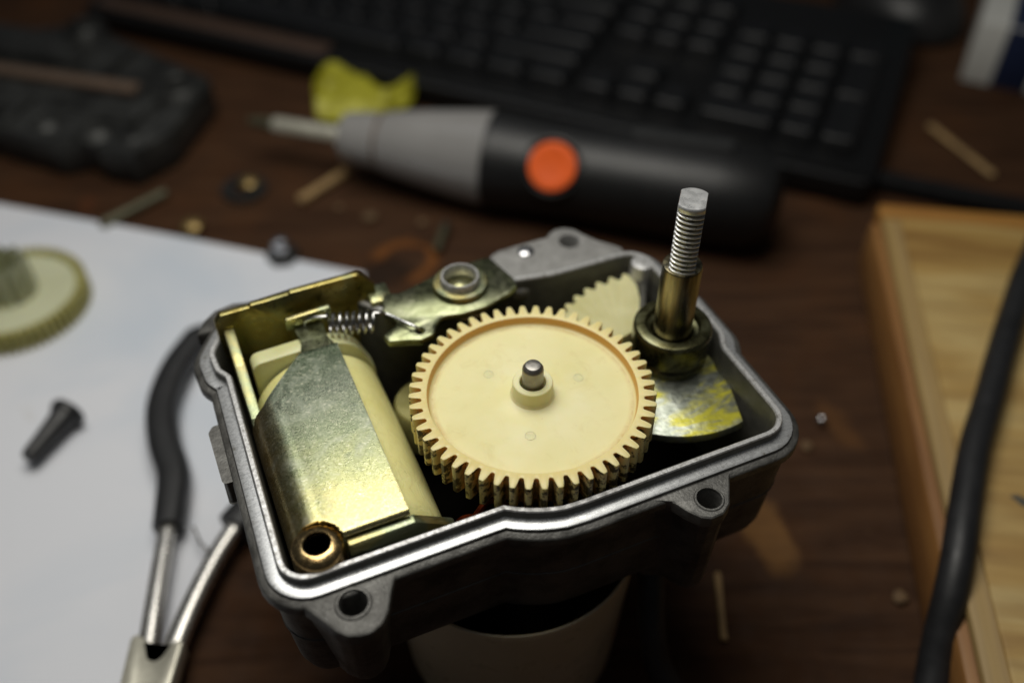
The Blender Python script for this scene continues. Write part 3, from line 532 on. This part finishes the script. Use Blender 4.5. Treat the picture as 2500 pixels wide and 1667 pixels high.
vf = flat_tube(t2, [2.7 + .6 * i / k for i in range(k)], [2.6] * k, 12); finish('steel_tang', vf[0], vf[1], 'chrome', pl)
vf = prism(rounded([pt(-107.5, 133, 0)[:2] + (3,), pt(-106, 110, 0)[:2] + (3,), pt(-101, 88, 0)[:2] + (2,), pt(-97, 88, 0)[:2] + (2,), pt(-92.5, 110, 0)[:2] + (3,), pt(-92.0, 131, 0)[:2] + (3,), pt(-96, 129, 0)[:2] + (1,), pt(-99, 122, 0)[:2] + (2,), pt(-102.2, 130, 0)[:2] + (1,)][::1], 5), 4, 11.5, 1.0); finish('joint_plate', vf[0], vf[1], 'plier_satin', pl)
vf = lathe([(5, 11.3), (5, 12.3), (4.4, 12.8), (1, 13)], 36, pt(-99.6, 112, 0)[:2], False, True); finish('pivot_rivet', vf[0], vf[1], 'plier_satin', pl)
tag(finish('bent_wire', *tube(spline([(-101, 172, 6), (-97.5, 166, 6.5), (-94.5, 163, 7.5), (-92.5, 158, 9)]), .45, 8), 'chrome'), 'thin wire spring bridging the two plier tangs', 'wire')

# ------------------------------------------------------------------ cordless screwdriver
ds = thing('cordless_screwdriver', 'cordless screwdriver with grey nose, black body and round orange button', 'screwdriver', (-11, 356, 0), R(-15.8))
zc = 22.3
def dpart(name, prof_, mat, n=56): vf = along(prof_, zc, n); return finish(name, vf[0], vf[1], mat, ds)
dpart('bit_tip', [(1.6, -117), (2.0, -116.5), (3.0, -108), (3.7, -104)], 'olive_metal', 6)
dpart('bit_shaft', [(3.7, -104), (4.0, -103), (4.0, -66)], 'plier_satin', 24)
dpart('chuck_collar', [(8.5, -69), (10.8, -68), (11.6, -65), (13.2, -52), (13.4, -50.5)], 'driver_grey')
dpart('collar_groove', [(13.0, -50.5), (12.8, -49.6), (13.0, -48.8)], 'casting_strip')
dpart('nose_cone', [(13.6, -48.8), (14.4, -47.5), (17.6, -28), (20.4, -8), (21.4, 1), (21.5, 2)], 'driver_grey')
bd = dpart('body', [(20.9, 2), (21.8, 2.6), (21.9, 6), (20.8, 24), (20.4, 45), (20.9, 75), (21.2, 100), (20.2, 116), (16.5, 124), (9, 128), (2, 128.6)], 'driver_black')
bz = zc + 19.6
def ontop(vf, tx, ta): # place a disc drawn in x,y (z up) on the body, turned ta about its axis
    c, s = math.cos(ta), math.sin(ta); return [(x + tx, y * c - (z - zc) * s, zc + y * s + (z - zc) * c) for x, y, z in vf[0]], vf[1]
ta = R(53)   # button faces up and a little to the front
vf = ontop(lathe([(10.4, zc + 17.6), (10.4, zc + 20.6), (10.0, zc + 21.3), (8.4, zc + 21.7), (6.6, zc + 21.3), (2, zc + 20.9)], 48, (0, 0), False, True), 33.5, ta); b_ = finish('push_button', vf[0], vf[1], 'button_orange', ds)
vf = ontop(move(box(-22, 22, -4.5, 4.5, zc + 18.5, zc + 23.4, 1.2, 3), (0, 0, 0)), 84, R(-14)); finish('slide_switch', vf[0], vf[1], 'switch_grey', ds)
vf = ontop(lathe([(13.0, zc + 16.4), (12.8, zc + 20.4), (12.0, zc + 20.6), (10.6, zc + 19.6)], 48), 33.5, ta); finish('button_surround', vf[0], vf[1], 'driver_black', ds)
# yellow twisted foil
yf = thing('foil_twist', 'yellow-green twisted foil fan behind the grey screwdriver nose', 'foil', (-75, 402, 0), 0)
up_ = spline([(-103, 447, 0), (-97, 478, 0), (-86, 465, 0), (-70, 441, 0), (-64, 437, 0), (-58, 446, 0), (-53, 453, 0)], 6)
lo_ = spline([(-98, 414, 0), (-93, 410, 0), (-80, 409, 0), (-63, 412, 0), (-58, 419, 0), (-52, 423, 0), (-50, 437, 0)], 6)
V = []; F = []; nv = 16; nu = len(up_) - 1
for layer in (0, 1):
    for i, (a_, b_) in enumerate(zip(up_, lo_)):
        for j in range(nv + 1):
            q = j / nv; t = i / nu; V.append((a_[0] + (b_[0] - a_[0]) * q + 75, a_[1] + (b_[1] - a_[1]) * q - 402, 9 + 2.6 * math.sin(q * 25 + t) * (1 - .5 * t) + 6 * math.sin(q * 3.14) - .35 * layer))
st = nv + 1; nn = (nu + 1) * st
for i in range(nu):
    for j in range(nv): a = i * st + j; F.append((a, a + 1, a + st + 1, a + st)); F.append((nn + a, nn + a + st, nn + a + st + 1, nn + a + 1))
finish('foil_fan', V, F, 'yellow', yf, 60)
vf = tube(spline([(8, 24, 5), (10, 32, 9), (16, 30, 12), (20, 24, 9)], 6), 2.2, 10); finish('twisted_knot', vf[0], vf[1], 'yellow', yf)

# ------------------------------------------------------------------ keyboard
kb = thing('keyboard', 'full-size black computer keyboard lying across the back of the bench', 'keyboard', (161, 347, 0), R(180 - 23.5))
# local x runs left along the front edge, local -y runs to the back: draw with y = -depth
KT = R(3.0)
def ktilt(vf): return [(x, y, z + (-y) * math.tan(KT)) for x, y, z in vf[0]], vf[1]
vf = ktilt(box(0, 450, -160, 0, 1.5, 14, 2.2, 6)); finish('case', vf[0], vf[1], 'case_black', kb)
vf = ktilt(box(288, 442, -15.5, -4, 14.05, 15.4, .5)); finish('front_strip', vf[0], vf[1], 'case_reflection', kb)  # reflected brown painted on this stretch of the bevel
vf = ktilt(box(3, 287, -15.5, -4, 14.05, 15.4, .5)); finish('front_strip', vf[0], vf[1], 'case_black', kb)
meshes = {}
def key_mesh(wd, dp):
    if (wd, dp) not in meshes:
        a, b = wd / 2, dp / 2
        rr_ = lambda k, z, r: [(x, y, z) for x, y in rounded([(-a + k, -b + k, r), (a - k, -b + k, r), (a - k, b - k, r), (-a + k, b - k, r)], 3)]
        V, F = loft([rr_(0, 0, 1), rr_(.4, 2, 1.2), rr_(1.7, 6.6, 1.8), rr_(2.2, 7.2, 1.8), rr_(2.8, 7.3, 1.6), rr_(5.0, 6.9, 1.2)], True, False, True)
        me = bpy.data.meshes.new('key'); me.from_pydata([(x * S, y * S, z * S) for x, y, z in V], [], F); me.polygons.foreach_set('use_smooth', [True] * len(me.polygons)); me.set_sharp_from_angle(angle=R(40)); me.materials.append(M['key_black']); meshes[(wd, dp)] = me
    return meshes[(wd, dp)]
def key(xu, row, wu=1, hu=1):
    """xu from the keyboard's left in key units, row 0 = front row"""
    U = 19.05; x = 440 - (xu + wu / 2) * U; y = -(27 + row * U + (3 if row == 5 else 0) + (hu - 1) * U / 2); o = bpy.data.objects.new('key', key_mesh(round(wu * U - .9, 2), round(hu * U - .9, 2))); COL.objects.link(o); o.parent = kb
    o.location = (x * S, y * S, (14.1 - y * math.tan(KT)) * S); o.rotation_euler = (-KT, random.uniform(-.01, .01), 0)
x = 0
for wu in (1.25, 1.25, 1.25, 6.25, 1.25, 1.25, 1.25, 1.25): key(x, 0, wu); x += wu
for row, ws in ((1, [2.25] + [1] * 10 + [2.75]), (2, [1.75] + [1] * 11 + [2.25]), (3, [1.5] + [1] * 12 + [1.5]), (4, [1] * 13 + [2])):
    x = 0
    for wu in ws: key(x, row, wu); x += wu
for xu in (0, 2, 3, 4, 5, 6.5, 7.5, 8.5, 9.5, 11, 12, 13, 14): key(xu, 5)
for i in range(3): key(15.25 + i, 0); key(15.25 + i, 3); key(15.25 + i, 4); key(15.25 + i, 5)
key(16.25, 1)
key(18.5, 0, 2); key(20.5, 0)
for rw in (1, 2, 3):
    for i in range(3): key(18.5 + i, rw)
for i in range(4): key(18.5 + i, 4)
key(21.5, 0, 1, 2); key(21.5, 2, 1, 2)

# ------------------------------------------------------------------ grey casting, upper left
ca = thing('metal_casting', 'dark grey cast metal cover with lugs on the bench, upper left', 'casting', (-205, 425, 0))
def cp2(x, y): return (x + 205, y - 425)
ol = rounded([(*cp2(-310, 410), 3), (*cp2(-262, 396), 3), (*cp2(-239, 386), 3), (*cp2(-212, 374), 4), (*cp2(-200, 380), 4), (*cp2(-190, 370), 3), (*cp2(-174, 366), 4), (*cp2(-160, 384), 5), (*cp2(-152, 434), 8), (*cp2(-190, 462), 6), (*cp2(-215, 480), 4), (*cp2(-232, 497), 5), (*cp2(-262, 490), 5), (*cp2(-310, 505), 5)], 5)
vf = prism(ol, 0.2, 19, 2); finish('casting_shell', vf[0], vf[1], 'dark_casting', ca)
vf = move(box(-74, 52, -4, 4, 18.8, 22.5, 1), (*cp2(-236, 433), 0), R(-15)); finish('raised_rail', vf[0], vf[1], 'casting_strip', ca)  # carries a brown reflection as painted colour
for x, y, r, h in ((-166, 423, 12, 23), (-232, 482, 10, 25), (-196, 385, 9, 22), (-222, 392, 7, 21), (-178, 380, 6, 20)):
    vf = lathe([(r + 2, 18.5), (r, h - 1), (r - 1, h), (r * .62, h), (r * .55, h - 1), (r * .5, h - 12)], 32, cp2(x, y), False, True); finish('screw_boss', vf[0], vf[1], 'dark_casting', ca)
for x, y, l, wd, h, a in ((-250, 452, 60, 5, 24, -15), (-205, 446, 5, 34, 22, -15), (-176, 398, 26, 4, 23, 70), (-270, 410, 50, 6, 22, -18), (-238, 402, 4, 26, 21.5, -12)):
    vf = move(box(-l / 2, l / 2, -wd / 2, wd / 2, 18.8, h, .7), (*cp2(x, y), 0), R(a)); finish('cast_rib', vf[0], vf[1], 'dark_casting', ca)
vf = move(box(-26, 26, -8, 8, 18.8, 20.6, .8, 3), (*cp2(-196, 408), 0), R(-12)); finish('raised_pad', vf[0], vf[1], 'dark_casting', ca)

# ------------------------------------------------------------------ wooden board at the right
wb_ = thing('wooden_board', 'thick pine board with a grooved edge at the right of the bench', 'board', (147.5, 314, 0), R(-8.5))
# local: x right along the far end, -y towards the camera
vf = box(0, 130, -330, 0, .2, 23.5, 2.4, 8); finish('lower_board', vf[0], vf[1], 'pine_side', wb_)
vf = box(3.2, 128, -328, -1.0, 23.6, 27.5, 1.0, 4); finish('edge_ply', vf[0], vf[1], 'pine_edge', wb_)
vf = box(9.5, 127, -326, -9, 27.45, 28.9, .6, 2); finish('top_panel', vf[0], vf[1], 'pine_top', wb_)
vf = box(1.8, 127.5, -8.4, .9, 21.8, 28.7, 1.6, 3); finish('end_strip', vf[0], vf[1], 'pine_end', wb_)
rng = random.Random(5)
for i, (x, y, a, l, wd) in enumerate(((26, -147, -30, 9, 3.4), (31, -151, -25, 8, 3.2), (27.5, -155, -75, 7, 2.2), (31, -160, -60, 8, 2.0), (25, -163, -70, 8, 2.6), (35, -156, 20, 6, 2.4), (29, -169, -80, 6, 2.0), (34, -167, -40, 6, 2.2))):
    o_ = [(l / 2 * math.cos(2 * math.pi * k / 18) * rng.uniform(.8, 1.15), wd / 2 * math.sin(2 * math.pi * k / 18) * rng.uniform(.7, 1.25)) for k in range(18)]
    vf = move(prism(o_, 28.9, 29.02, .03), (x, y, 0), R(a)); finish('ink_mark', vf[0], vf[1], 'stamp_ink', wb_)
# thick cable over the board
cpth = [(330, 352, 33.6), (262, 334, 33.6), (216, 300, 33.6), (192, 269, 33.6), (176, 243, 33.6), (162, 219, 33.6), (152, 201, 33.6), (141, 182, 33.6), (129.5, 158, 33.4), (124, 145, 31.5), (120.5, 136, 26.5), (118, 129, 19.5), (115.5, 121, 12), (112.5, 111, 6.6), (108, 95, 4.8), (100, 60, 4.8)]
tag(finish('thick_cable', *tube(spline(cpth, 8), 4.6, 22), 'black_rubber'), 'thick black rubber cable crossing over the pine board', 'cable')
tag(finish('black_strip', *tube(spline([(158, 370, 5), (190, 357, 5), (235, 340, 5), (300, 318, 5), (380, 296, 5)], 6), 4.8, 18), 'matt_black'), 'black round strip on the bench behind the far end of the pine board', 'cable')  # matt near-black round strip laid along the bench behind the board

# ------------------------------------------------------------------ upper right corner
bxo = thing('carton', 'white cardboard carton with a dark blue band, top right corner', 'carton', (244, 466, 0), R(-26))
vf = box(0, 120, 0, 160, .2, 34, 1); finish('carton_body', vf[0], vf[1], 'box_white', bxo)
vf = box(15, 33, .6, 159.4, 34.05, 34.4, .1); finish('blue_band', vf[0], vf[1], 'box_blue', bxo)
vf = box(15, 33, -.35, -.05, 1, 33.4, .1); finish('blue_band', vf[0], vf[1], 'box_blue', bxo)
ms = thing('computer_mouse', 'black rounded mouse with a faint teal light behind the keyboard', 'mouse', (232, 545, 0), R(20))
vf = [(x, y * 1.35, z) for x, y, z in lathe([(31, .3), (33, 3), (32, 12), (27, 22), (17, 29), (5, 31.5)], 48, (0, 0), True, True)[0]], lathe([(31, .3), (33, 3), (32, 12), (27, 22), (17, 29), (5, 31.5)], 48, (0, 0), True, True)[1]; finish('shell', vf[0], vf[1], 'black_plastic', ms)
vf = lathe([(7, 27.5), (6.5, 30.5), (3, 32)], 28, (-1, -14), False, True); finish('teal_light', vf[0], vf[1], 'teal', ms)
cu = thing('grey_dish', 'dull grey round dish cut off by the top picture edge', 'dish', (192, 640, 0))
vf = lathe([(44, .3), (52, 3), (58, 16), (59, 17), (57.5, 17), (51, 5), (10, 4)], 64, (0, 0), True, True); finish('dish_shell', vf[0], vf[1], 'grey_cup', cu)

# ------------------------------------------------------------------ crumbs and small hardware on the bench
def stick(name, label, cat, x, y, a, l, r, mat, n=8, head=None):
    t = thing(name, label, cat, (x, y, 0), R(a)); hz = max(r, head[0] if head else 0) + .1
    vf = along([(r * .5, -l / 2), (r, -l / 2 + r * .5), (r * .9, 0), (r, l / 2 - r * .4), (r * .5, l / 2)], hz, n); finish('shaft', vf[0], vf[1], mat, t)
    if head: vf = along([(head[0] * .6, l / 2 - .2), (head[0], l / 2), (head[0], l / 2 + head[1] * .6), (head[0] * .5, l / 2 + head[1])], hz, 20); finish('head', vf[0], vf[1], head[2], t)
    return t
stick('wood_splinter', 'pale wood splinter on the bench below the grey screwdriver nose', 'splinter', -88, 363, 52, 30, 2.5, 'sliver_wood', 7)
stick('pin_punch', 'dull olive metal stick lying partly under the far paper edge', 'stick', -171, 346, 48, 34, 2.4, 'olive_metal', 10)
stick('machine_screw', 'small dull screw standing out on the bench behind the latch lever', 'screw', -31, 322, 80, 15, 1.9, 'olive_metal', 12, (3.3, 3, 'silver_bit'))
stick('wood_splinter', 'long thin straw-coloured splinter on the bench right of the hanging cord', 'splinter', 63, 147, 86, 23, 1.1, 'sliver_wood', 6)
stick('wood_splinter', 'thin brown splinter on the dark bench between keyboard and carton', 'splinter', 220, 395, 110, 48, 1.7, 'sliver_wood', 6)
nt_ = thing('hex_nut', 'shiny steel nut with a round stud on the bench at the far paper edge', 'nut', (-98, 313, 0), R(12))
vf = prism([(7 * math.cos(R(60 * k)), 7 * math.sin(R(60 * k))) for k in range(6)], .2, 5, .5); finish('nut_body', vf[0], vf[1], 'washer_dark', nt_)
vf = lathe([(3.6, 4.8), (3.6, 9), (2.8, 10.4), (1, 11)], 28, (0, 0), False, True); finish('stud_end', vf[0], vf[1], 'silver_bit', nt_)
ws = thing('washer', 'dark washer with a brass screw head on the bench left of the screwdriver bit', 'washer', (-125, 363, 0))
vf = lathe([(5, .3), (10.5, .3), (10.8, .8), (10.5, 2), (5, 2), (4.8, 1)], 36); finish('ring', vf[0], vf[1], 'washer_dark', ws)
vf = lathe([(4.5, 1.9), (4.5, 3.4), (3, 4.6), (.6, 5)], 28, (2, 3), False, True); finish('screw_head', vf[0], vf[1], 'brass', ws)
def crumb(name, label, cat, x, y, r, mat, sq=.6, grp=None):
    bm = bmesh.new(); bmesh.ops.create_icosphere(bm, subdivisions=2, radius=r)
    for v in bm.verts: v.co *= random.uniform(.85, 1.12); v.co.z *= sq
    V = [tuple(v.co) for v in bm.verts]; mz = min(v[2] for v in V); V = [(a, b, c - mz + .1) for a, b, c in V]; F = [tuple(v.index for v in f.verts) for f in bm.faces]; bm.free()
    return tag(finish(name, V, F, mat, None, 60), label, cat, grp, (x, y, 0), (0, 0, random.uniform(0, 6)))
crumb('brass_chip', 'tan chip on the bench touching the far paper edge', 'chip', -141, 331.5, 5.5, 'brass')
bead = finish('steel_ball', *lathe([(.2, 0), (1.0, .25), (1.7, 1.0), (2.0, 2.0), (1.7, 3.0), (1.0, 3.75), (.2, 4)], 24, (0, 0), True, True), 'silver_bit', None, 80); tag(bead, 'tiny shiny steel ball on the bench right of the gearbox corner', 'ball', None, (110.5, 220, .1))
for x, y, r, lb in ((-64, 341, 3.6, 'tan crumb on the bench between splinter and latch lever'), (-40, 338, 2.2, 'small tan crumb on the bench below the black screwdriver body'), (103, 209, 2.2, 'pale crumb on the bench just below the tiny steel ball'), (118, 150, 2.4, 'pale crumb on the bench beside the lower end of the pine board'), (-79, 349, 1.8, 'brown crumb on the bench in front of the pale splinter')):
    crumb('crumb', lb, 'crumb', x, y, r, 'crumb_brown', .45, 'crumbs scattered on the bench')
